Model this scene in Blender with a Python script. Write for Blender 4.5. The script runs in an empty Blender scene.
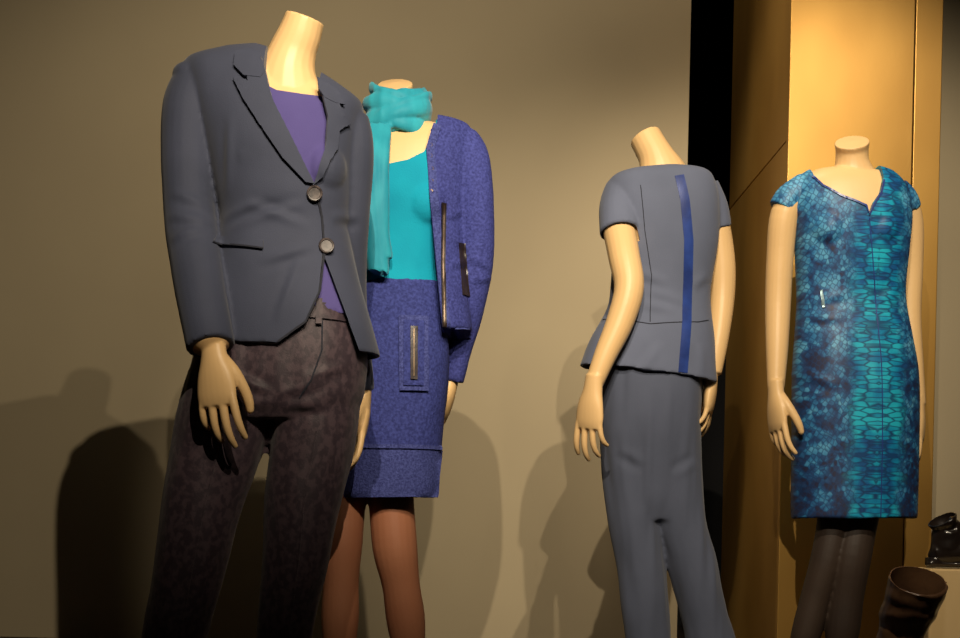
import bpy, bmesh, math
from mathutils import Vector, Matrix, noise
from mathutils.bvhtree import BVHTree
S = bpy.context.scene
COL = S.collection
try:
    S.view_settings.view_transform = 'Standard'
except Exception: pass

# ------------------------------------------------------------------ camera
F = 1300.0; ROLL = math.radians(1.3); SH = 193.0; CZ = 0.5
cd = bpy.data.cameras.new('camera'); cam = bpy.data.objects.new('camera', cd); COL.objects.link(cam)
cam.location = (0, 0, CZ); cam.rotation_euler = (math.pi/2, -ROLL, 0)
cd.sensor_width = 36; cd.lens = F/960*36; cd.shift_y = SH/960
S.camera = cam
CR, SR = math.cos(ROLL), math.sin(ROLL)

def survey(px, py, Y):
    """photo measurement -> metres, on the vertical plane a known distance away"""
    a = (px-480)/F; b = (319-py+SH)/F
    return Vector(((a*CR-b*SR)*Y, Y, CZ+(a*SR+b*CR)*Y))

# ------------------------------------------------------------------ materials
def srgb(c):
    return tuple(((x/255)/12.92 if x/255 <= .04045 else ((x/255+.055)/1.055)**2.4) for x in c)

def mat(name, c1, c2=None, rough=.85, metal=0., nscale=6., fscale=350., bump=.25, bdist=.002, sheen=0., stretch=(1,1,1), lo=.35, hi=.65, detail=3, spec=.3, coat=0):
    m = bpy.data.materials.new(name); m.use_nodes = True
    nt = m.node_tree; N = nt.nodes; L = nt.links
    b = N['Principled BSDF']
    b.inputs['Roughness'].default_value = rough; b.inputs['Metallic'].default_value = metal
    b.inputs['Specular IOR Level'].default_value = spec
    b.inputs['Sheen Weight'].default_value = sheen
    b.inputs['Coat Weight'].default_value = coat
    tc = N.new('ShaderNodeTexCoord'); mp = N.new('ShaderNodeMapping'); mp.inputs['Scale'].default_value = stretch
    L.new(tc.outputs['Object'], mp.inputs['Vector'])
    n = N.new('ShaderNodeTexNoise'); n.inputs['Scale'].default_value = nscale; n.inputs['Detail'].default_value = detail
    L.new(mp.outputs[0], n.inputs['Vector'])
    r = N.new('ShaderNodeValToRGB'); r.color_ramp.elements[0].position = lo; r.color_ramp.elements[1].position = hi
    r.color_ramp.elements[0].color = (*srgb(c1), 1); r.color_ramp.elements[1].color = (*srgb(c2 or c1), 1)
    L.new(n.outputs['Fac'], r.inputs[0]); L.new(r.outputs[0], b.inputs['Base Color'])
    if bump:
        f = N.new('ShaderNodeTexNoise'); f.inputs['Scale'].default_value = fscale; f.inputs['Detail'].default_value = 2
        L.new(mp.outputs[0], f.inputs['Vector'])
        bp = N.new('ShaderNodeBump'); bp.inputs['Strength'].default_value = bump; bp.inputs['Distance'].default_value = bdist
        L.new(f.outputs['Fac'], bp.inputs['Height']); L.new(bp.outputs[0], b.inputs['Normal'])
    return m

SKIN = mat('mannequin_cream', (220,182,128), (226,188,134), rough=.42, nscale=3, bump=0, spec=.35)
M_JACKET = mat('slate_wool', (54,59,77), (60,65,84), fscale=500, sheen=.12, rough=.75)
M_JDARK = mat('slate_wool_dark', (34,36,46), (40,42,52), fscale=500)
M_PURPLE = mat('purple_knit', (74,66,122), (82,74,132), fscale=300)
M_TROUS = mat('damask_trouser', (52,41,49), (72,58,65), rough=.55, nscale=72, detail=5, lo=.44, hi=.58, fscale=400, sheen=.1, stretch=(1,1,.8))
M_TURQ = mat('turquoise_knit', (0,142,172), (4,158,186), fscale=260, bump=.3)
M_SCARF = mat('turquoise_silk', (14,126,152), (48,168,188), rough=.62, nscale=10, fscale=240, spec=.25, sheen=.2, stretch=(1,1,.4), bump=.2)
M_CARD = mat('blue_boucle', (45,50,112), (64,71,143), nscale=160, fscale=190, bump=.6, bdist=.003)
M_SKIRT = mat('blue_tweed', (40,47,106), (60,69,139), nscale=150, fscale=200, bump=.6, bdist=.003)
M_SKTRIM = mat('tweed_trim', (48,54,112), (74,83,148), nscale=200, fscale=260, bump=.7, bdist=.003)
M_LEATHER = mat('dark_leather', (34,26,28), (48,38,38), rough=.4, fscale=120, spec=.5)
M_TIGHTS = mat('tan_tights', (158,102,74), (166,110,80), rough=.6)
M_BLACKT = mat('black_tights', (48,38,32), (58,46,38), rough=.6)
M_SLATE = mat('slate_crepe', (92,99,120), (98,105,127), fscale=450, sheen=.1)
M_SLATE2 = mat('slate_crepe_trouser', (74,80,98), (80,86,105), fscale=450, sheen=.1)
M_SATIN = mat('blue_satin', (34,52,112), (44,68,140), rough=.32, nscale=20, spec=.5, bump=.1)
M_METAL = mat('zip_metal', (90,76,66), (120,104,88), rough=.4, metal=.7, bump=0)
M_SILVER = mat('silver_zip', (120,150,160), (150,176,184), rough=.35, metal=.5, bump=0)
M_BUTTON = mat('horn_button', (34,28,30), (84,74,72), rough=.4, nscale=90, bump=0, spec=.4)
M_BOOT = mat('brown_boot_leather', (84,60,44), (120,88,62), rough=.35, nscale=9, fscale=90, spec=.5, coat=.2)
M_BOOT2 = mat('black_boot_leather', (26,20,18), (38,30,26), rough=.3, nscale=9, fscale=90, spec=.5, coat=.2)
M_WOOD = mat('pale_wood', (220,188,134), (238,208,156), rough=.5, nscale=10, stretch=(1,1,.12), fscale=60, bump=.1)
M_WALL = mat('beige_wall', (156,143,117), (161,148,121), rough=.75, nscale=1.5, fscale=250, bump=.06)
M_GOLD = mat('satin_brass', (152,112,50), (204,160,84), rough=.40, metal=.65, nscale=1.8, lo=.3, hi=.7, stretch=(1,1,.5), fscale=160, bump=.05, spec=.5)  # broad light-to-dark tone variation painted in for the brass sheen
M_BLACK = mat('black_recess', (10,10,14), (13,13,17), rough=.8)
M_FLOOR = mat('platform_floor', (40,32,26), (50,40,31), rough=.6, nscale=8, stretch=(.2,1,1))
M_CEIL = mat('ceiling_paint', (36,33,29), rough=.9)

def dress_material():
    m = bpy.data.materials.new('python_print'); m.use_nodes = True
    nt = m.node_tree; N = nt.nodes; L = nt.links; b = N['Principled BSDF']
    b.inputs['Roughness'].default_value = .5; b.inputs['Specular IOR Level'].default_value = .35
    tc = N.new('ShaderNodeTexCoord'); sep = N.new('ShaderNodeSeparateXYZ'); L.new(tc.outputs['Object'], sep.inputs[0])
    def mth(op, a, c=None, d=None):
        n = N.new('ShaderNodeMath'); n.operation = op
        for i, v in enumerate((a, c, d)):
            if v is None: continue
            if isinstance(v, (int, float)): n.inputs[i].default_value = v
            else: L.new(v, n.inputs[i])
        return n.outputs[0]
    def ramp(src, *st):
        r = N.new('ShaderNodeValToRGB'); e = r.color_ramp.elements
        e[0].position, e[0].color = st[0][0], (*st[0][1], 1); e[1].position, e[1].color = st[-1][0], (*st[-1][1], 1)
        for p, c in st[1:-1]: k = e.new(p); k.color = (*c, 1)
        L.new(src, r.inputs[0]); return r.outputs[0]
    x = mth('ABSOLUTE', mth('SUBTRACT', sep.outputs['X'], .032)); z = sep.outputs['Z']
    comb = N.new('ShaderNodeCombineXYZ'); L.new(x, comb.inputs[0]); L.new(z, comb.inputs[2])
    def nz(sc, det=2, dist=0):
        n = N.new('ShaderNodeTexNoise'); n.inputs['Scale'].default_value = sc; n.inputs['Detail'].default_value = det; n.inputs['Distortion'].default_value = dist
        L.new(comb.outputs[0], n.inputs['Vector']); return n.outputs['Fac']
    def vor(scale, rot, rnd):
        mp = N.new('ShaderNodeMapping'); mp.inputs['Scale'].default_value = scale; mp.inputs['Rotation'].default_value = (0, rot, 0); L.new(comb.outputs[0], mp.inputs[0])
        o = []
        for ft in ('DISTANCE_TO_EDGE', 'F1'):
            v = N.new('ShaderNodeTexVoronoi'); v.feature = ft; v.inputs['Scale'].default_value = 1; v.inputs['Randomness'].default_value = rnd; L.new(mp.outputs[0], v.inputs['Vector']); o.append(v)
        sp = N.new('ShaderNodeSeparateXYZ'); L.new(o[1].outputs['Color'], sp.inputs[0])
        return o[0].outputs['Distance'], sp.outputs['X']
    strip = ramp(mth('ADD', x, mth('MULTIPLY', nz(22), .07)), (.090, (1,1,1)), (.122, (0,0,0)))
    d1, t1 = vor((26, 1, 80), 0, .65)      # wide belly scales
    d2, t2 = vor((96, 1, 74), .6, .55)     # flank scales
    belly = ramp(d1, (.02, (.15,.15,.15)), (.16, (1,1,1)))
    cells = ramp(d2, (.02, (.3,.3,.3)), (.18, (1,1,1)))
    lm = N.new('ShaderNodeMix'); lm.data_type = 'RGBA'; L.new(strip, lm.inputs[0]); L.new(cells, lm.inputs[6]); L.new(belly, lm.inputs[7])
    flank = mth('ADD', mth('ADD', mth('MULTIPLY', nz(22, 3, .8), .65), mth('MULTIPLY', nz(8, 2), .35)), mth('MULTIPLY', mth('SUBTRACT', t2, .5), .14))
    flank = mth('ADD', flank, mth('MULTIPLY', mth('SUBTRACT', z, .93), .16))
    fc = ramp(flank, (.38, srgb((38,42,70))), (.46, srgb((34,70,118))), (.54, srgb((46,114,164))), (.66, srgb((88,160,200))))
    sv = mth('ADD', mth('MULTIPLY', nz(11, 4), .85), mth('MULTIPLY', t1, .15))
    sc_ = ramp(sv, (.38, srgb((22,84,142))), (.47, srgb((12,132,178))), (.60, srgb((34,178,206))))
    mc = N.new('ShaderNodeMix'); mc.data_type = 'RGBA'; L.new(strip, mc.inputs[0]); L.new(fc, mc.inputs[6]); L.new(sc_, mc.inputs[7])
    fin = N.new('ShaderNodeMix'); fin.data_type = 'RGBA'; fin.inputs[6].default_value = (*srgb((22,54,98)), 1)
    L.new(lm.outputs[2], fin.inputs[0]); L.new(mc.outputs[2], fin.inputs[7])
    L.new(fin.outputs[2], b.inputs['Base Color'])
    return m
M_DRESS = dress_material()

# ------------------------------------------------------------------ geometry kit
def catmull(keys, sub):
    out = []; n = len(keys)
    for i in range(n-1):
        p0 = keys[max(i-1, 0)]; p1 = keys[i]; p2 = keys[i+1]; p3 = keys[min(i+2, n-1)]
        for k in range(sub):
            t = k/sub
            out.append([.5*((2*b)+(-a+c)*t+(2*a-5*b+4*c-d)*t*t+(-a+3*b-3*c+d)*t**3) for a, b, c, d in zip(p0, p1, p2, p3)])
    out.append(list(keys[-1])); return out

def skin_rings(rings, tip=0.):
    n = len(rings[0]); verts = []; faces = []
    for r in rings: verts += r
    for i in range(len(rings)-1):
        for j in range(n):
            a = i*n+j; b = i*n+(j+1) % n
            faces.append((a, b, b+n, a+n))
    for idx, sgn in ((0, -1), (len(rings)-1, 1)):
        c = sum(rings[idx], Vector())/n
        nb = sum(rings[1 if idx == 0 else idx-1], Vector())/n
        dr = (c-nb).normalized() if (c-nb).length > 1e-7 else Vector((0, 0, sgn))
        rad = sum((v-c).length for v in rings[idx])/n
        verts.append(c+dr*rad*tip); ci = len(verts)-1
        for j in range(n):
            a = idx*n+j; b = idx*n+(j+1) % n
            faces.append((a, b, ci) if idx else (b, a, ci))
    return verts, faces

def tube(pts, ref=(1, 0, 0), sub=5, n=20, tip=.5):
    """pts: (Vector, r_side, r_other)"""
    keys = catmull([[*p[0], p[1], p[2]] for p in pts], sub); rings = []
    C = [Vector(k[:3]) for k in keys]; ref = Vector(ref)
    for i, k in enumerate(keys):
        t = (C[min(i+1, len(C)-1)]-C[max(i-1, 0)]).normalized()
        s = (ref-t*ref.dot(t)).normalized(); v = t.cross(s)
        rings.append([C[i]+s*k[3]*math.cos(2*math.pi*j/n)+v*k[4]*math.sin(2*math.pi*j/n) for j in range(n)])
    return skin_rings(rings, tip)

def ball(c, r, n=20, m=12):
    rings = []
    for i in range(1, m):
        th = math.pi*i/m
        rings.append([Vector((c[0]+r[0]*math.sin(th)*math.cos(2*math.pi*j/n), c[1]+r[1]*math.sin(th)*math.sin(2*math.pi*j/n), c[2]+r[2]*math.cos(th))) for j in range(n)])
    return skin_rings(rings, .1)

class Fig:
    def __init__(s, name, d, cx):
        s.d = d; s.s = F/d
        e = bpy.data.objects.new(name, None); COL.objects.link(e)
        e.empty_display_size = .1
        b = survey(cx, 600, d); s.base = Vector((b.x, d, 0)); e.location = s.base; s.e = e
    def q(s, px, py, dy=0.): return survey(px, py, s.d+dy)
    def adopt(s, ob):
        ob.data.transform(Matrix.Translation(-s.base)); ob.parent = s.e
    def torso(s, rows, expo=2.3, n=56, sub=5):
        """rows: xl,yl,xr,yr,depth_radius,dy"""
        keys = []
        for xl, yl, xr, yr, ry, dy in rows:
            keys.append([*s.q(xl, yl, dy), *s.q(xr, yr, dy), ry])
        rings = []
        for k in catmull(keys, sub):
            a = Vector(k[:3]); b = Vector(k[3:6]); c = (a+b)/2; u = (b-a)/2; ring = []
            for j in range(n):
                t = 2*math.pi*j/n; cc, ss = math.cos(t), math.sin(t)
                ring.append(c+u*math.copysign(abs(cc)**(2/expo), cc)+Vector((0, k[6]*math.copysign(abs(ss)**(2/expo), ss), 0)))
            rings.append(ring)
        return skin_rings(rings, 0)
    def limb(s, pts, ratio=1., ref=(1, 0, 0), tip=.5):
        """pts: px,py,r_px,dy"""
        return tube([(s.q(p[0], p[1], p[3]), p[2]/s.s, p[2]/s.s*ratio) for p in pts], ref=ref, tip=tip)
    def blob(s, px, py, dy, r): return ball(s.q(px, py, dy), r)
    def prism(s, poly, y0=-.6, y1=0., dy=-.1):
        P = [s.q(x, y, dy) for x, y in poly]; n = len(P)
        v = [Vector((p.x, s.d+y0, p.z)) for p in P]+[Vector((p.x, s.d+y1, p.z)) for p in P]
        f = [tuple(range(n)), tuple(range(2*n-1, n-1, -1))]+[(i, i+n, (i+1) % n+n, (i+1) % n) for i in range(n)]
        return v, f

def shrink(rows, px, m, dn=4):
    return [(a+px, b+dn, c-px, d_+dn, max(e-m, .02), f) for a, b, c, d_, e, f in rows]

def raw(name, v, f):
    me = bpy.data.meshes.new(name); me.from_pydata([tuple(p) for p in v], [], f)
    bm = bmesh.new(); bm.from_mesh(me); bmesh.ops.recalc_face_normals(bm, faces=bm.faces); bm.to_mesh(me); bm.free()
    ob = bpy.data.objects.new(name, me); COL.objects.link(ob); return ob

def bake(ob):
    dg = bpy.context.evaluated_depsgraph_get(); dg.update()
    me = bpy.data.meshes.new_from_object(ob.evaluated_get(dg))
    old = ob.data; ob.modifiers.clear(); ob.data = me; bpy.data.meshes.remove(old)

def finish(ob, m, angle=40):
    ob.data.materials.clear(); ob.data.materials.append(m)
    ob.data.polygons.foreach_set('use_smooth', [True]*len(ob.data.polygons))
    try: ob.data.set_sharp_from_angle(angle=math.radians(angle))
    except Exception: pass

def fuse(name, parts, m, fig=None, voxel=.005, smooth=6, cutters=(), disp=None):
    V = []; Fc = []
    for v, f in parts:
        o = len(V); V += list(v); Fc += [tuple(i+o for i in x) for x in f]
    ob = raw(name, V, Fc)
    md = ob.modifiers.new('r', 'REMESH'); md.mode = 'VOXEL'; md.voxel_size = voxel
    if smooth:
        ms = ob.modifiers.new('s', 'SMOOTH'); ms.factor = .5; ms.iterations = smooth
    bake(ob)
    if disp:
        me = ob.data; nr = [v.normal.copy() for v in me.vertices]
        for v, nn in zip(me.vertices, nr): v.co += nn*disp(v.co)
        me.update()
    bvh = BVHTree.FromPolygons([v.co.copy() for v in ob.data.vertices], [tuple(p.vertices) for p in ob.data.polygons])
    tmp = []
    for i, (v, f) in enumerate(cutters):
        c = raw('cut', v, f)
        bm = bmesh.new(); bm.from_mesh(c.data); bmesh.ops.triangulate(bm, faces=[x for x in bm.faces if len(x.verts) > 4]); bmesh.ops.recalc_face_normals(bm, faces=bm.faces); bm.to_mesh(c.data); bm.free()
        mb = ob.modifiers.new('b', 'BOOLEAN'); mb.operation = 'DIFFERENCE'; mb.solver = 'EXACT'; mb.object = c; tmp.append(c)
    if tmp:
        bake(ob)
        for c in tmp: bpy.data.objects.remove(c)
    finish(ob, m)
    if fig: fig.adopt(ob)
    print(name, len(ob.data.vertices))
    return ob, bvh

def folds(amp, fx, fy, fz, seed=0.):
    def f(co):
        p = Vector((co.x*fx+seed, co.y*fy, co.z*fz+seed))
        w = noise.noise(p*.5)
        return amp*(noise.noise(p+Vector((w, w, w)))*.8+.3*noise.noise(p*2.3))
    return f

def crease(fig, lines, amp, wpx):
    """fabric drag lines: raised/sunk ridges following short measured segments"""
    segs = []
    for (x1, y1, x2, y2) in lines:
        a = fig.q(x1, y1, -.1); b = fig.q(x2, y2, -.1); segs.append((a.x, a.z, b.x, b.z))
    w = wpx/fig.s
    def f(co):
        d = 0
        if co.y > fig.d+.02: return 0
        for ax, az, bx, bz in segs:
            ux, uz = bx-ax, bz-az; l2 = ux*ux+uz*uz
            t = ((co.x-ax)*ux+(co.z-az)*uz)/l2
            if t < -.1 or t > 1.1: continue
            l = math.sqrt(l2); s_ = ((co.x-ax)*uz-(co.z-az)*ux)/l
            e = max(0, math.sin(math.pi*min(1, max(0, (t+.1)/1.2))))
            k = s_/w
            d += amp*e*(math.exp(-k*k)-.7*math.exp(-(k-1.5)**2))
        return d
    return f

def drape(fig, name, poly, bvh, m, off=.003, thick=.004, step=.008, dy=-.1, relax=2):
    P = [fig.q(x, y, dy) for x, y in poly]
    bm = bmesh.new(); bm.faces.new([bm.verts.new((p.x, 0, p.z)) for p in P])
    xs = [p.x for p in P]; zs = [p.z for p in P]
    for lo, hi, ax in ((min(xs), max(xs), 0), (min(zs), max(zs), 2)):
        k = lo+step
        while k < hi:
            no = [0, 0, 0]; no[ax] = 1; co = [0, 0, 0]; co[ax] = k
            bmesh.ops.bisect_plane(bm, geom=bm.verts[:]+bm.edges[:]+bm.faces[:], dist=1e-6, plane_co=co, plane_no=no)
            k += step
    bmesh.ops.triangulate(bm, faces=bm.faces)
    bm.verts.ensure_lookup_table(); ys = []
    for v in bm.verts:
        h = bvh.ray_cast(Vector((v.co.x, fig.d-1.2, v.co.z)), Vector((0, 1, 0)))
        ys.append(h[0].y if h[0] and h[0].y < fig.d+.06 else None)
    known = [y for y in ys if y is not None]; av = sum(known)/max(1, len(known))
    for _ in range(6):
        for v in bm.verts:
            if ys[v.index] is None:
                nb = [ys[e.other_vert(v).index] for e in v.link_edges if ys[e.other_vert(v).index] is not None]
                if nb: ys[v.index] = sum(nb)/len(nb)
    ys = [av if y is None else y for y in ys]
    for _ in range(relax):
        ys = [min(ys[v.index], .5*ys[v.index]+.5*sum(ys[e.other_vert(v).index] for e in v.link_edges)/max(1, len(v.link_edges))) for v in bm.verts]
    for v in bm.verts: v.co.y = ys[v.index]-off
    bmesh.ops.recalc_face_normals(bm, faces=bm.faces)
    me = bpy.data.meshes.new(name); bm.to_mesh(me); bm.free()
    ob = bpy.data.objects.new(name, me); COL.objects.link(ob)
    md = ob.modifiers.new('s', 'SOLIDIFY'); md.thickness = thick; md.offset = 0
    bake(ob); finish(ob, m, 50); fig.adopt(ob); return ob

def stripe(fig, name, line, wpx, bvh, m, **k):
    """ribbon following a polyline"""
    L = []; R = []
    for i, (x, y) in enumerate(line):
        a = line[max(0, i-1)]; b = line[min(len(line)-1, i+1)]
        tx, ty = b[0]-a[0], b[1]-a[1]; l = math.hypot(tx, ty); nx, ny = -ty/l*wpx/2, tx/l*wpx/2
        L.append((x+nx, y+ny)); R.append((x-nx, y-ny))
    return drape(fig, name, L+R[::-1], bvh, m, step=k.pop('step', .006), **k)

def button(fig, name, px, py, r, bvh, m, dy=-.12):
    p = fig.q(px, py, dy); h = bvh.ray_cast(Vector((p.x, fig.d-1.2, p.z)), Vector((0, 1, 0)))
    c = h[0]; nn = h[1] if h[1].y < 0 else -h[1]
    nn = (nn+Vector((0, -1, 0))).normalized(); u = nn.cross(Vector((0, 0, 1))).normalized(); v = nn.cross(u)
    prof = [(1., 0), (1., .35), (.9, .5), (.75, .45), (.7, .3), (.3, .28), (.12, .28)]
    rings = [[c+nn*(.004+z*r*.7)+(u*math.cos(t*math.pi/12)+v*math.sin(t*math.pi/12))*r*k for t in range(24)] for k, z in prof]
    ob = raw(name, *skin_rings(rings, 0)); finish(ob, m); fig.adopt(ob)

def hand(wr, d, w, palm, sc=1., curl=(9, 17, 22)):
    d = Vector(d).normalized(); w = Vector(w); w = (w-d*w.dot(d)).normalized()
    n = d.cross(w)
    if n.dot(Vector(palm)) < 0: n = -n
    P = []
    T = lambda a, b, c=0.: wr+(d*a+w*b+n*c)*sc
    P.append(tube([(T(-.03, 0), .022*sc, .018*sc), (T(.005, 0), .025*sc, .0175*sc), (T(.04, .001), .035*sc, .0165*sc), (T(.075, 0, .002), .0385*sc, .0135*sc), (T(.093, 0, .003), .034*sc, .009*sc)], ref=w, tip=.2))
    for i, (o, b0, ln, sp) in enumerate(((.030, .082, .078, .13), (.0102, .087, .088, .04), (-.0102, .084, .082, -.05), (-.029, .076, .065, -.16))):
        r = (.0080, .0082, .0078, .0070)[i]; a = 0; p = T(b0-.02, o*.85, .001); dirv = (d+w*sp).normalized()
        pts = [(p, r*sc, r*sc)]; p = T(b0, o, .002); pts.append((p, r*sc*1.02, r*sc*1.02))
        for k, fr in enumerate((.45, .3, .25)):
            a += math.radians(curl[k]*(1+.18*(i-1)))
            p = p+(dirv*math.cos(a)+n*math.sin(a))*ln*fr*sc
            rr = r*(.94, .84, .66)[k]; pts.append((p, rr*sc, rr*sc))
        P.append(tube(pts, ref=w, sub=4, n=12, tip=.8))
    P.append(tube([(T(.010, .012, .004), .014*sc, .014*sc), (T(.036, .029, .012), .0145*sc, .013*sc), (T(.062, .041, .024), .0105*sc, .0105*sc), (T(.085, .045, .034), .0095*sc, .0092*sc), (T(.104, .044, .041), .007*sc, .0065*sc)], ref=w, n=12, tip=.8))
    return P

def shoe(fig, name, ankle, dirv, m):
    a = Vector(ankle); dv = Vector(dirv).normalized(); x = Vector((-dv.y, dv.x, 0))
    z = lambda p, h: Vector((p.x, p.y, h))
    heel = a-dv*.03; toe = a+dv*.19
    parts = [tube([(z(heel, .085), .03, .035), (z(a+dv*.03, .075), .032, .03), (z(a+dv*.10, .035), .04, .022), (z(a+dv*.15, .022), .037, .018), (z(toe, .018), .016, .012)], ref=x, tip=.5),
             tube([(z(heel, .075), .024, .024), (z(heel-dv*.005, .03), .011, .011), (z(heel-dv*.005, .006), .011, .011)], ref=x, tip=.2)]
    fuse(name, parts, m, fig, voxel=.004, smooth=3)

# ================================================================== 1  woman's suit mannequin
A = Fig('suit_mannequin', 2.8, 260)
jr = [(252,46,316,74,.058,.015), (218,51,342,88,.076,.01), (186,61,362,104,.086,.005), (190,90,360,124,.102,0), (205,140,355,160,.114,0),
      (216,190,352,200,.110,0), (221,222,349,230,.102,0), (214,268,357,272,.110,0), (204,308,370,318,.120,0), (198,345,381,357,.124,0)]
bust = lambda k: [A.blob(254,160,-.052,(.058*k,.058*k,.064*k)), A.blob(324,170,-.050,(.050*k,.056*k,.062*k))]
lsl = [(198,78,22,0), (190,108,26.5,-.01), (188,155,26.5,-.015), (189,205,25.5,-.03), (194,250,25,-.065), (202,300,23.5,-.115), (211,347,23,-.155)]
rsl = [(350,118,18,.01), (353,150,21,.01), (350,215,20,.03), (348,275,19,.07), (352,335,18,.10), (361,392,15,.11)]
body = [A.torso(shrink(jr[:8], 7, .026, 5)),
        tube([(A.q(286,96,0), .085, .06), (A.q(288,72,0), .062, .055), (A.q(293,52,-.004), .051, .05), (A.q(300,34,-.012), .046, .046), (A.q(305,18,-.018), .042, .043)], tip=.12),
        A.limb([(p[0], p[1], p[2]-5, p[3]) for p in lsl]), A.limb([(p[0], p[1], p[2]-5, p[3]) for p in rsl])]
body += hand(A.q(214,354,-.16), (.10,-.10,-1), (.95,-.30,0), (.2,1,0), 1.14)
body += hand(A.q(363,397,.11), (-.02,-.05,-1), (.2,-1,0), (-1,0,0), 1.05)
fuse('body', body, SKIN, A, voxel=.0027, smooth=4)
fuse('purple_top', [A.torso(shrink(jr[2:9], 4, .014, 2))]+bust(.9), M_PURPLE, A, voxel=.005,
     cutters=[A.prism([(240,20),(240,60),(262,80),(275,87),(300,90),(325,91),(345,90),(345,20)], y1=.2)])
jcr = crease(A, [(300,205,235,225),(305,225,250,205),(222,215,262,200),(330,215,352,205),(262,262,310,246),(170,190,206,204),(168,214,208,221),(172,240,202,228),(230,120,226,190),(300,262,280,320)], .004, 5)
def jfold(co): return folds(.004, 8, 8, 4)(co)+jcr(co)
inner = shrink(jr[6:], 5, .022, 0); inner.append((inner[-1][0], 400, inner[-1][2]+4, 405, .10, 0))
jk, bv = fuse('jacket', [A.torso(jr), A.limb(lsl, 1.02, tip=.0), A.limb(rsl, tip=0), A.blob(190,76,.0,(.036,.05,.028))]+bust(1.), M_JACKET, A, voxel=.0046, smooth=4, disp=jfold,
     cutters=[A.prism([(262,20),(262,62),(272,100),(295,145),(314,182),(326,150),(328,110),(318,72),(318,20)], y1=.035),
              A.prism([(322,250),(319,292),(306,324),(278,345),(270,385),(376,385),(362,359),(345,312)], y1=0.),
              A.torso(inner, n=40)])
drape(A, 'lapel_wide', [(246,68),(262,62),(274,102),(296,146),(314,184),(306,183),(284,160),(262,128),(244,100),(233,78),(248,82)], bv, M_JACKET, off=.006, thick=.007)
drape(A, 'lapel_narrow', [(320,86),(334,92),(343,112),(348,118),(338,128),(336,150),(324,176),(315,184),(325,150),(327,115)], bv, M_JACKET, off=.006, thick=.007)
drape(A, 'collar_wing', [(233,48),(246,44),(258,48),(265,70),(261,78),(244,76),(233,64)], bv, M_JACKET, off=.008, thick=.006)
drape(A, 'collar_wing_far', [(316,74),(324,78),(337,88),(343,100),(334,100),(324,96),(318,88)], bv, M_JACKET, off=.008, thick=.006)
drape(A, 'pocket_welt', [(214,233),(264,241),(264,249),(213,241)], bv, M_JACKET, off=.004, thick=.005)
stripe(A, 'pocket_slit', [(213,241),(264,249)], 1.6, bv, M_JDARK, off=.006, thick=.002)
stripe(A, 'front_edge', [(315,184),(321,215),(324,250),(320,292),(307,323),(280,343)], 2., bv, M_JDARK, off=.002, thick=.003)
button(A, 'button_upper', 313, 191, .0165, bv, M_BUTTON); button(A, 'button_lower', 324, 243, .0165, bv, M_BUTTON)
hips = [(234,298,350,302,.092,0), (212,325,362,330,.102,0), (197,350,368,356,.108,0), (188,378,366,380,.112,0), (186,402,361,402,.110,0), (196,420,350,420,.09,0)]
legL = [(232,375,44,0), (224,425,48,0), (204,495,40,-.01), (191,560,36,-.01), (174,638,32,0), (160,720,29,.01)]
legR = [(316,375,44,0), (315,425,43,0), (303,495,39,-.01), (296,560,33,-.01), (284,638,28.5,.01), (277,720,27,.02)]
tcr = crease(A, [(275,395,235,378),(278,402,240,402),(280,395,330,378),(282,405,325,405),(300,380,345,365),(230,372,262,388)], .004, 5)
def tfold(co): return folds(.007, 16, 14, 4, 2)(co)+tcr(co)
_, tb = fuse('trousers', [A.torso(hips), A.limb(legL, .95, tip=0), A.limb(legR, .95, tip=0)], M_TROUS, A, voxel=.005, smooth=7, disp=tfold)
drape(A, 'waistband', [(290,300),(350,303),(352,320),(290,316)], tb, M_TROUS, off=.004, thick=.004)
drape(A, 'belt_loop', [(316,298),(322,298),(322,324),(316,324)], tb, M_TROUS, off=.008, thick=.004)
stripe(A, 'fly_seam', [(322,320),(322,350),(312,380),(300,398)], 1.5, tb, M_JDARK, off=.001, thick=.002)
stripe(A, 'crease_near', [(222,430),(206,495),(192,560),(176,638)], 1.6, tb, M_TROUS, off=.002, thick=.003)
stripe(A, 'crease_far', [(316,430),(304,495),(297,560),(285,638)], 1.6, tb, M_TROUS, off=.002, thick=.003)
for l, k in ((legL, 1), (legR, 2)):
    p = A.q(l[-1][0], 735, .01); shoe(A, 'shoe_%d' % k, (p.x, p.y-.0, .09), (-.15, -1, 0), M_BOOT2)

# ================================================================== 2  cardigan + scarf mannequin
B = Fig('scarf_mannequin', 3.23, 390)
tr = [(372,126,428,121,.052,.01), (345,137,458,129,.072,.005), (335,158,462,148,.088,0), (340,198,456,194,.104,0), (352,240,444,240,.092,0), (350,270,440,270,.094,0), (345,296,444,296,.1,0)]
bust2 = lambda k: [B.blob(372,206,-.052,(.058*k,.056*k,.062*k)), B.blob(424,204,-.052,(.058*k,.056*k,.062*k))]
rs2 = [(462,137,15,.0), (471,157,18.5,-.0), (475,195,18.5,.0), (476,230,19,.01), (475,268,18.5,.02), (468,308,16.5,.035), (459,348,14,.05), (452,381,12,.06)]
ls2 = [(340,150,17,.02), (330,180,21,.03), (326,250,20,.03), (326,300,18,.02), (328,345,15,.01), (330,384,12.5,.0)]
body = [B.torso(shrink(tr, 3, .012, 1)),
        tube([(B.q(402,150,0), .095, .055), (B.q(400,131,0), .066, .052), (B.q(398,112,-.004), .046, .046), (B.q(396,98,-.010), .044, .044), (B.q(395,84,-.028), .044, .044)], tip=.12),
        B.limb([(p[0], p[1], p[2]-6, p[3]) for p in rs2]), B.limb([(p[0], p[1], p[2]-6, p[3]) for p in ls2])]
body += hand(B.q(451,384,.06), (-.22,0,-1), (-.3,-1,0), (-1,.2,0), .95)+hand(B.q(330,386,0), (0,0,-1), (.2,-1,0), (1,0,0), .95)
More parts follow.
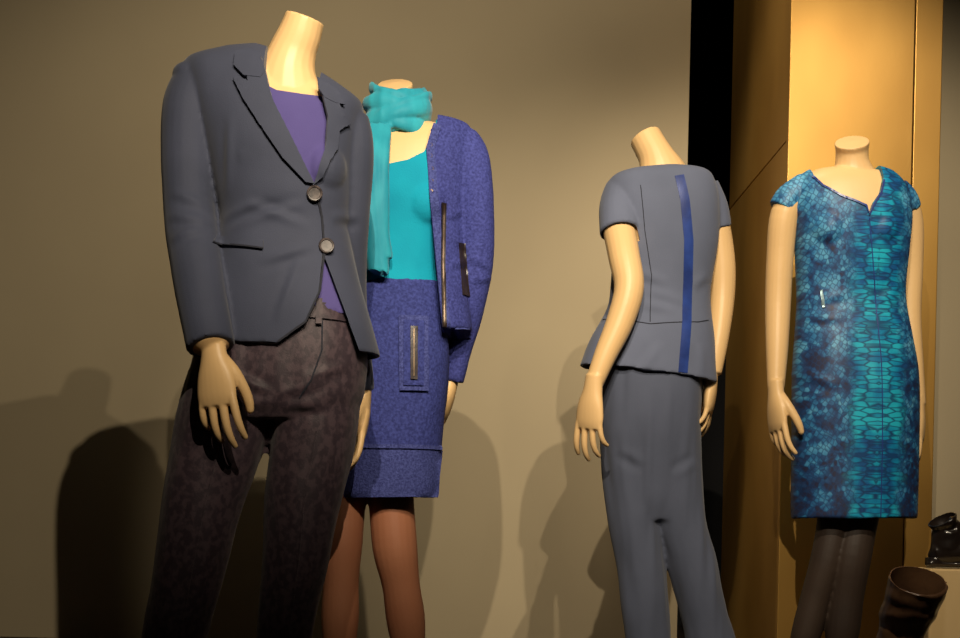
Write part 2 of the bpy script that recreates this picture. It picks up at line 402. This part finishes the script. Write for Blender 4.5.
fuse('body', body, SKIN, B, voxel=.003, smooth=4)
_, tbv = fuse('turquoise_top', [B.torso(tr)]+bust2(1), M_TURQ, B, voxel=.005, disp=folds(.003, 14, 14, 8),
     cutters=[B.prism([(340,60),(362,140),(372,157),(390,163),(408,159),(424,150),(434,128),(440,60)], y1=.15)])
cr = [(376,124,434,118,.058,.01), (342,131,462,122,.082,.005), (324,148,472,137,.090,0), (330,198,465,198,.100,0), (340,245,463,250,.100,0), (338,300,468,300,.110,0), (334,336,472,332,.116,0)]
inner = [(345,262,440,262,.08,-.02), (345,300,444,300,.10,-.02), (340,337,450,334,.104,-.02), (340,352,450,348,.104,-.02)]
ccr2 = crease(B, [(448,230,470,245),(450,262,468,256),(468,250,492,262),(470,275,492,270),(446,215,462,205)], .0035, 4)
_, cb = fuse('cardigan', [B.torso(cr), B.limb(rs2, tip=0), B.limb(ls2, tip=0)]+bust2(1.04), M_CARD, B, voxel=.005, smooth=10, disp=lambda co: folds(.004, 10, 10, 5, 3)(co)+ccr2(co),
     cutters=[B.prism([(352,60),(362,140),(358,200),(356,250),(350,350),(447,350),(444,330),(438,262),(432,200),(427,145),(437,118),(438,60)], y1=.05),
              B.torso(inner, n=40)])
stripe(B, 'front_band', [(437,122),(430,146),(434,200),(440,262),(447,334)], 8, cb, M_SKTRIM, off=.003, thick=.005)
stripe(B, 'zip_tape', [(444,202),(443,262),(444,300),(445,344)], 4.2, cb, M_LEATHER, off=.008, thick=.003)
stripe(B, 'zip_teeth', [(444,204),(443,262),(444,300),(445,342)], 1.3, cb, M_METAL, off=.010, thick=.003)
for i, y in enumerate((141,152,165,178,190)): button(B, 'snap_%d' % (i+1), 430+(i > 1), y, .0045, cb, M_METAL)
stripe(B, 'pocket_trim', [(462,238),(464,264),(466,291)], 6.5, cb, M_LEATHER, off=.003, thick=.004, relax=0)
stripe(B, 'hem_band', [(448,331),(470,328)], 6, cb, M_SKTRIM, off=.004, thick=.005)
sk = [(350,284,442,284,.098,0), (344,310,446,310,.108,0), (341,345,449,345,.114,0), (342,390,448,390,.114,0), (343,440,442,440,.110,0), (343,496,435,497,.104,0)]
skin_in = shrink(sk[3:], 4, .010, 0); skin_in.append((348,540,430,540,.09,0))
_, sb = fuse('skirt', [B.torso(sk)], M_SKIRT, B, voxel=.005, smooth=4, disp=folds(.0035, 10, 10, 6, 8), cutters=[B.torso(skin_in, n=40)])
drape(B, 'hem_panel', [(343,449),(441,449),(437,497),(342,497)], sb, M_SKTRIM, off=.003, thick=.004)
stripe(B, 'fringe_line', [(344,446),(441,447)], 4, sb, M_SKTRIM, off=.007, thick=.006)
drape(B, 'pocket_frame', [(399,316),(428,316),(428,391),(400,391)], sb, M_SKTRIM, off=.005, thick=.006)
drape(B, 'pocket_panel', [(404,321),(424,321),(424,386),(404,386)], sb, M_SKIRT, off=.009, thick=.004)
drape(B, 'pocket_zip', [(411,327),(418,327),(418,380),(411,380)], sb, M_LEATHER, off=.013, thick=.004)
stripe(B, 'pocket_zip_teeth', [(414.5,330),(414.5,377)], 1.2, sb, M_METAL, off=.016, thick=.002)
l1 = [(350,455,27,0), (345,500,21.5,0), (342,545,20.5,-.005), (341,580,18,0), (340,620,19,.01), (339,660,14,.02), (338,684,10,.02)]
l2 = [(386,455,28,0), (391,500,23,0), (395,548,22.5,-.012), (401,585,19,-.005), (406,622,19.5,.01), (410,662,14,.02), (411,684,10,.02)]
fuse('tights', [B.limb(l1), B.limb(l2), B.torso([(345,380,440,380,.09,0), (352,430,430,430,.085,0), (360,455,420,455,.06,0)])], M_TIGHTS, B, voxel=.004, smooth=4)
for k, l in enumerate((l1, l2)):
    p = B.q(l[-1][0], 684, .02); shoe(B, 'shoe_%d' % (k+1), (p.x, p.y, .09), (-.1, -1, 0), M_BOOT2)
# scarf: twisted loops and a hanging tail
parts = []
c0 = B.q(397, 114, 0)
for k, (dz, R, r, tilt, ph) in enumerate(((.024,.064,.017,.34,0.),(.008,.071,.020,-.24,1.2),(-.012,.073,.022,.24,2.4),(-.030,.067,.020,-.30,3.5),(-.040,.056,.016,.14,5.2),(.034,.066,.013,-.40,4.6),(.0,.078,.011,.5,.9))):
    pts = []
    for i in range(25):
        t = 2*math.pi*i/24
        rr = R+.003*math.sin(2*t+ph)
        pts.append((c0+Vector((rr*math.cos(t), -.006+rr*.95*math.sin(t), dz+tilt*R*math.cos(t)+.008*math.sin(t+.4)+.003*math.sin(3*t+ph))), r*(1+.15*math.sin(3*t+ph)), r*.62))
    parts.append(tube(pts, ref=(0,0,1), sub=2, n=14, tip=0))
for (xa, xb, xc, w_) in ((369,367,374,8),(376,375,380,7.5),(382,383,385,6.5)):
    yb = 272 if xa < 380 else 258
    parts.append(B.limb([(xa+4,126,w_*.9,-.075), (xb,152,w_,-.115), (xb,190,w_,-.135), (xc-2,230,w_*1.05,-.135), (xc+1,yb-5,w_,-.13), (xc+1,yb,w_*.9,-.13)], .75, tip=0))
fuse('scarf', parts, M_SCARF, B, voxel=.003, smooth=2, disp=lambda co: folds(.003, 30, 30, 9, 4)(co))

# ================================================================== 3  back-view mannequin
C = Fig('peplum_top_mannequin', 3.6, 662)
pr = [(634,171,688,167,.052,.0), (616,175,706,171,.074,.0), (607,186,714,181,.09,0), (608,214,719,208,.102,0), (612,250,718,246,.1,0), (610,288,711,288,.09,0), (606,310,711,312,.096,0), (591,338,714,344,.114,0), (580,366,716,384,.124,0)]
la = [(621,192,15,0), (618,220,16,-.04), (624,256,15.5,-.10), (629,288,14.5,-.13), (620,322,13.5,-.14), (605,356,11,-.15), (594,384,8.8,-.155)]
ra = [(708,190,13,.02), (717,225,13,.03), (722,265,13.5,.035), (722,300,12.5,.03), (718,340,10.5,.0), (713,373,8.6,-.01)]
body = [C.torso(shrink(pr[:7], 4, .014, 3)),
        tube([(C.q(664,184,0), .085, .055), (C.q(661,170,0), .066, .052), (C.q(656,157,.004), .05, .048), (C.q(650,146,.012), .046, .046), (C.q(645,137,.02), .045, .045)], tip=.25),
        C.limb(la), C.limb(ra)]
body += hand(C.q(593,388,-.158), (-.10,.05,-1), (-.65,.6,0), (.5,.8,0), 1.16)+hand(C.q(711,378,-.01), (-.03,0,-1), (.3,1,0), (-1,0,0), 1.05)
fuse('body', body, SKIN, C, voxel=.0029, smooth=4)
inner = shrink(pr[6:], 4, .010, 0); inner.append((574,410,722,420,.130,0))
s1 = [(622,189,17,0), (618,210,19.5,-.035), (620,233,20.5,-.065)]; s2 = [(704,186,15,.015), (712,208,16.5,.025), (717,230,15.5,.03)]
def tube_cut(fig, a, b, sh): return fig.limb([(a[0], a[1], a[2]-sh, a[3]), (b[0], b[1], b[2]-sh, b[3]), (2*b[0]-a[0], 2*b[1]-a[1], b[2]-sh, 2*b[3]-a[3])], tip=0)
ccr = crease(C, [(650,290,690,302),(640,302,675,310),(632,268,668,282),(694,285,710,272),(660,345,640,372),(700,345,704,372),(612,345,600,366)], .003, 5)
_, pb = fuse('peplum_top', [C.torso(pr), C.limb(s1, tip=0), C.limb(s2, tip=0)], M_SLATE, C, voxel=.0045, smooth=5, disp=lambda co: folds(.0045, 9, 9, 5, 1)(co)+ccr(co),
     cutters=[C.torso(inner, n=40), tube_cut(C, (619,222,20,-.05), s1[2], 2), tube_cut(C, (715,220,15.5,.028), s2[2], 1.5)])
stripe(C, 'satin_stripe', [(680,174),(685,200),(689,240),(689,280),(687,320),(684,350),(682,373)], 9.5, pb, M_SATIN, off=.0005, thick=.003, relax=0)
stripe(C, 'waist_seam', [(605,316),(650,324),(700,321),(711,318)], 1.0, pb, M_JDARK, off=.0001, thick=.001)
stripe(C, 'back_seam', [(641,184),(645,230),(652,275),(650,322)], .8, pb, M_JDARK, off=.0001, thick=.001)
hips = [(612,330,700,330,.085,0), (602,360,703,362,.103,0), (598,392,703,392,.112,0), (599,425,701,425,.110,0), (602,460,700,460,.100,0), (605,495,701,495,.088,0), (609,520,704,520,.07,0)]
tl = [(627,420,28,-.005), (630,470,28.5,0), (634,520,26,0), (640,565,24,0), (648,638,23.5,.01), (652,680,25,.01)]
t2 = [(675,420,27,-.005), (676,470,27.5,0), (681,520,26,0), (692,565,24.5,0), (709,638,24.5,.01), (716,680,26,.01)]
tcr3 = crease(C, [(656,400,656,520),(640,470,618,455),(672,470,694,455)], -.004, 5)
fuse('trousers', [C.torso(hips), C.limb(tl, 1.12, tip=0), C.limb(t2, 1.12, tip=0), C.blob(631,402,-.032,(.065,.07,.10)), C.blob(671,402,-.032,(.065,.07,.10))], M_SLATE2, C, voxel=.005, smooth=22, disp=lambda co: folds(.010, 18, 14, 3, 2)(co)+tcr3(co))
for k, l in enumerate((tl, t2)):
    p = C.q(l[-1][0], 684, .01); shoe(C, 'shoe_%d' % (k+1), (p.x, p.y, .09), (-.2, 1, 0), M_BOOT2)

# ================================================================== 4  print dress mannequin
D = Fig('dress_mannequin', 3.66, 850)
dr = [(828,166,878,170,.050,.008), (808,170,893,174,.068,.005), (796,184,905,187,.085,0), (794,214,911,214,.102,0), (796,250,908,250,.098,0), (798,298,904,298,.088,0), (795,340,911,340,.104,0), (792,385,917,385,.116,0), (792,450,917,450,.114,0), (793,518,915,518,.110,0)]
bust4 = lambda k: [D.blob(829,230,-.05,(.055*k,.054*k,.06*k)), D.blob(880,230,-.05,(.055*k,.054*k,.06*k))]
la = [(800,192,13,.0), (785,214,14.5,0), (780,258,13.5,.01), (778,305,12.8,.01), (777,350,11,-.01), (776,388,8.4,-.03)]
ra = [(902,194,12,.02), (911,222,12,.04), (911,268,11.8,.06), (910,316,11,.06), (914,365,9.5,.04), (918,405,7.8,.02)]
body = [D.torso(shrink(dr[:7], 3, .012, 2)),
        tube([(D.q(854,186,0), .085, .055), (D.q(853,174,0), .062, .05), (D.q(852,162,-.003), .047, .046), (D.q(852,151,-.010), .045, .045), (D.q(852,142,-.024), .048, .048)], tip=.1),
        D.limb(la), D.limb(ra)]
body += hand(D.q(776,393,-.035), (.03,-.08,-1), (.35,-1,0), (1,.3,0), 1.14)+hand(D.q(918,409,.02), (.07,-.05,-1), (-.3,-1,0), (-1,.3,0), 1.08)
fuse('body', body, SKIN, D, voxel=.0029, smooth=4)
s1 = [(806,185,13,0), (791,197,15,0), (783,210,15.5,0)]; s2 = [(896,188,12,.01), (904,198,13,.02), (908,210,13,.03)]
inner = shrink(dr[8:], 4, .010, 0); inner.append((795,560,912,560,.1,0))
dcr = crease(D, [(815,300,850,292),(812,315,845,318),(900,290,880,300),(800,370,835,385)], .0025, 5)
_, db = fuse('dress', [D.torso(dr), D.limb(s1, tip=0), D.limb(s2, tip=0)]+bust4(1), M_DRESS, D, voxel=.0045, smooth=5, disp=lambda co: folds(.005, 9, 9, 3, 6)(co)+dcr(co),
     cutters=[D.prism([(812,120),(818,170),(825,182),(842,194),(858,201),(866,205),(869,214),(873,203),(881,192),(886,176),(886,120)], y1=.05), D.torso(inner, n=40)])
stripe(D, 'neck_binding', [(817,172),(825,183),(842,195),(858,202),(866,206),(869,215),(874,204),(882,192),(886,178)], 2.0, db, M_SATIN, off=.002, thick=.003)
stripe(D, 'front_seam', [(869,218),(876,280),(880,360),(881,450),(880,517)], .9, db, M_SATIN, off=.0006, thick=.0014)
stripe(D, 'pocket_zip', [(824,288),(825,297),(826,306)], 2.6, db, M_SILVER, off=.003, thick=.003)
l1 = [(842,470,24,0), (836,515,18,0), (827,560,16.5,-.01), (815,600,15,0), (805,638,14.5,.01), (797,666,9,.02)]
l2 = [(868,470,24,0), (860,515,19,0), (852,556,19,-.02), (846,596,17.5,-.01), (842,632,17,.0), (839,664,9.5,.01)]
fuse('tights', [D.limb(l1), D.limb(l2), D.torso([(806,400,905,400,.09,0), (820,445,895,445,.08,0), (830,470,886,470,.06,0)])], M_BLACKT, D, voxel=.004, smooth=4)
for k, l in enumerate((l1, l2)):
    p = D.q(l[-1][0], 664, .01); shoe(D, 'shoe_%d' % (k+1), (p.x, p.y, .09), (-.3, -1, 0), M_BOOT2)

# ================================================================== boots and plinth
def box(name, lo, hi, m, bevel=.0, parent=None):
    bm = bmesh.new(); bmesh.ops.create_cube(bm, size=1)
    lo = Vector(lo); hi = Vector(hi); c = (lo+hi)/2; sz = hi-lo
    for v in bm.verts: v.co = Vector((v.co.x*sz.x, v.co.y*sz.y, v.co.z*sz.z))
    if bevel: bmesh.ops.bevel(bm, geom=bm.edges[:], offset=bevel, segments=3, affect='EDGES', profile=.5)
    me = bpy.data.meshes.new(name); bm.to_mesh(me); bm.free(); me.materials.append(m)
    ob = bpy.data.objects.new(name, me); ob.location = c; COL.objects.link(ob)
    if parent: ob.parent = parent; ob.location = c-parent.location
    return ob
pl = survey(930, 569, 3.3)
plinth = box('wooden_plinth', (pl.x, 3.3, 0), (pl.x+.30, 3.42, pl.z), M_WOOD, .004)
def boot(name, topc, mouth, ankle_xy, zfloor, toe, m):
    fg = Fig.__new__(Fig); fg.d = topc.y; fg.s = F/topc.y
    e = bpy.data.objects.new(name, None); COL.objects.link(e); base = Vector((ankle_xy[0], ankle_xy[1], zfloor)); e.location = base; fg.e = e; fg.base = base
    a = Vector((*ankle_xy, zfloor)); tv = Vector(toe).normalized(); sd = Vector((-tv.y, tv.x, 0))
    rx, ry = mouth
    z = lambda p, h: p+Vector((0, 0, h))
    up = (topc-z(a, .09))
    shaft = [(topc, rx, ry), (z(a, .09)+up*.75, rx*.93, ry*.92), (z(a, .09)+up*.4, rx*.76, ry*.78), (z(a, .10), .036, .042), (z(a, .05), .034, .045)]
    foot = [(z(a-tv*.035, .035), .030, .030), (z(a+tv*.03, .045), .034, .038), (z(a+tv*.09, .035), .040, .028), (z(a+tv*.15, .026), .037, .021), (z(a+tv*.185, .022), .022, .014)]
    cutp = [(topc+up*.05, rx-.005, ry-.005), (topc, rx-.005, ry-.005), (z(a, .09)+up*.75, rx*.93-.005, ry*.92-.005), (z(a, .09)+up*.4, rx*.72-.006, ry*.75-.006)]
    fuse('upper', [tube(shaft, ref=sd, tip=0), tube(foot, ref=sd, tip=.5)], m, fg, voxel=.0032, smooth=4, disp=folds(.006, 14, 14, 20, 2), cutters=[tube(cutp, ref=sd, tip=0)])
    fuse('sole', [tube([(z(a-tv*.05, .012), .026, .010), (z(a+tv*.03, .012), .026, .009), (z(a+tv*.1, .011), .043, .008), (z(a+tv*.19, .011), .02, .007)], ref=sd, tip=.4),
                  tube([(z(a-tv*.03, .028), .026, .026), (z(a-tv*.03, .003), .025, .025)], ref=sd, tip=0)], M_BOOT2, fg, voxel=.004, smooth=2)
# slouching tall boot: shaft tips towards the window so its mouth shows
t = survey(918, 580, 3.0); b_ = survey(888, 690, 3.12)
boot('ankle_boot', t, (.066, .070), (b_.x, 3.16), 0., (-.8, -.6, 0), M_BOOT)
t = survey(942, 519, 3.36)
boot('black_bootie', t, (.034, .040), (t.x+.020, 3.37), pl.z, (1, -.12, 0), M_BOOT2)

# ================================================================== room
YW = 4.8
xw = survey(684, 319, YW).x
box('wall_back', (-3.2, YW, 0), (xw, YW+.12, 3.3), M_WALL)
box('wall_recess', (xw-.6, 6.0, 0), (3.2, 6.1, 3.3), M_BLACK)
box('wall_left', (-3.3, -1.0, 0), (-3.2, YW+.12, 3.3), M_WALL)
box('wall_right', (3.2, -1.0, 0), (3.3, 6.1, 3.3), M_WALL)
box('floor', (-3.3, -1.0, -.1), (3.3, 6.1, 0), M_FLOOR)
box('ceiling', (-3.3, .6, 3.3), (3.3, 6.1, 3.4), M_CEIL)
YC = 4.1
xl = survey(784, 319, YC).x; xm = survey(909, 319, YC).x; xr = survey(937, 319, YC).x
e = bpy.data.objects.new('brass_column', None); COL.objects.link(e); e.location = (xl, YC, 0)
box('panel_front', (xl, YC, 0), (xm-.002, YC+.03, 3.3), M_GOLD, .003, e)
box('panel_strip', (xm+.002, YC+.004, 0), (xr, YC+.03, 3.3), M_GOLD, .003, e)
box('panel_side_lower', (xl+.002, YC+.031, 0), (xl+.03, YC+.98, 1.70), M_GOLD, .003, e)
box('panel_side_upper', (xl+.002, YC+.031, 1.704), (xl+.03, YC+.98, 3.3), M_GOLD, .003, e)
box('panel_side_far', (xr-.03, YC+.031, 0), (xr, YC+.98, 3.3), M_GOLD, .003, e)
box('wall_back_right', (xr+.002, 4.35, 0), (3.2, 4.45, 3.3), M_WALL)

# ================================================================== light
def spot(name, loc, tgt, W, size=70, blend=.6, rad=.05, col=(1, .83, .60)):
    ld = bpy.data.lights.new(name, 'SPOT'); ld.energy = W; ld.spot_size = math.radians(size); ld.spot_blend = blend; ld.shadow_soft_size = rad; ld.color = col
    ob = bpy.data.objects.new(name, ld); COL.objects.link(ob); ob.location = loc
    ob.rotation_euler = (Vector(tgt)-Vector(loc)).to_track_quat('-Z', 'Y').to_euler()
WM = (1, .85, .635)
spot('spotlight', (.4, .2, 2.4), (-.5, 3.3, 1.4), 270, 46, .8, .015, WM)
spot('spotlight', (.95, .2, 2.3), (-.65, 3.2, 1.5), 130, 40, .8, .015, WM)
spot('spotlight', (-.1, .3, 2.65), (.18, 3.3, 1.25), 310, 38, .7, .015, WM)
spot('spotlight', (.65, .9, 3.1), (.95, 3.7, 1.15), 290, 48, .7, .015, WM)
spot('spotlight', (0, 3.1, 3.1), (0, 4.8, 3.0), 72, 130, 1., .08, WM)  # unseen lamp added to brighten the upper back wall
spot('spotlight', (1.35, 1.6, 2.9), (1.22, 4.1, 1.45), 110, 32, .9, .05, WM)
spot('spotlight', (.35, 3.3, 3.2), (1.0, 4.6, 1.0), 110, 50, .8, .05, WM)  # added out of view so the column's side face glows
w = bpy.data.worlds.new('world'); S.world = w; w.use_nodes = True
w.node_tree.nodes['Background'].inputs[0].default_value = (.9, .8, .68, 1); w.node_tree.nodes['Background'].inputs[1].default_value = .012
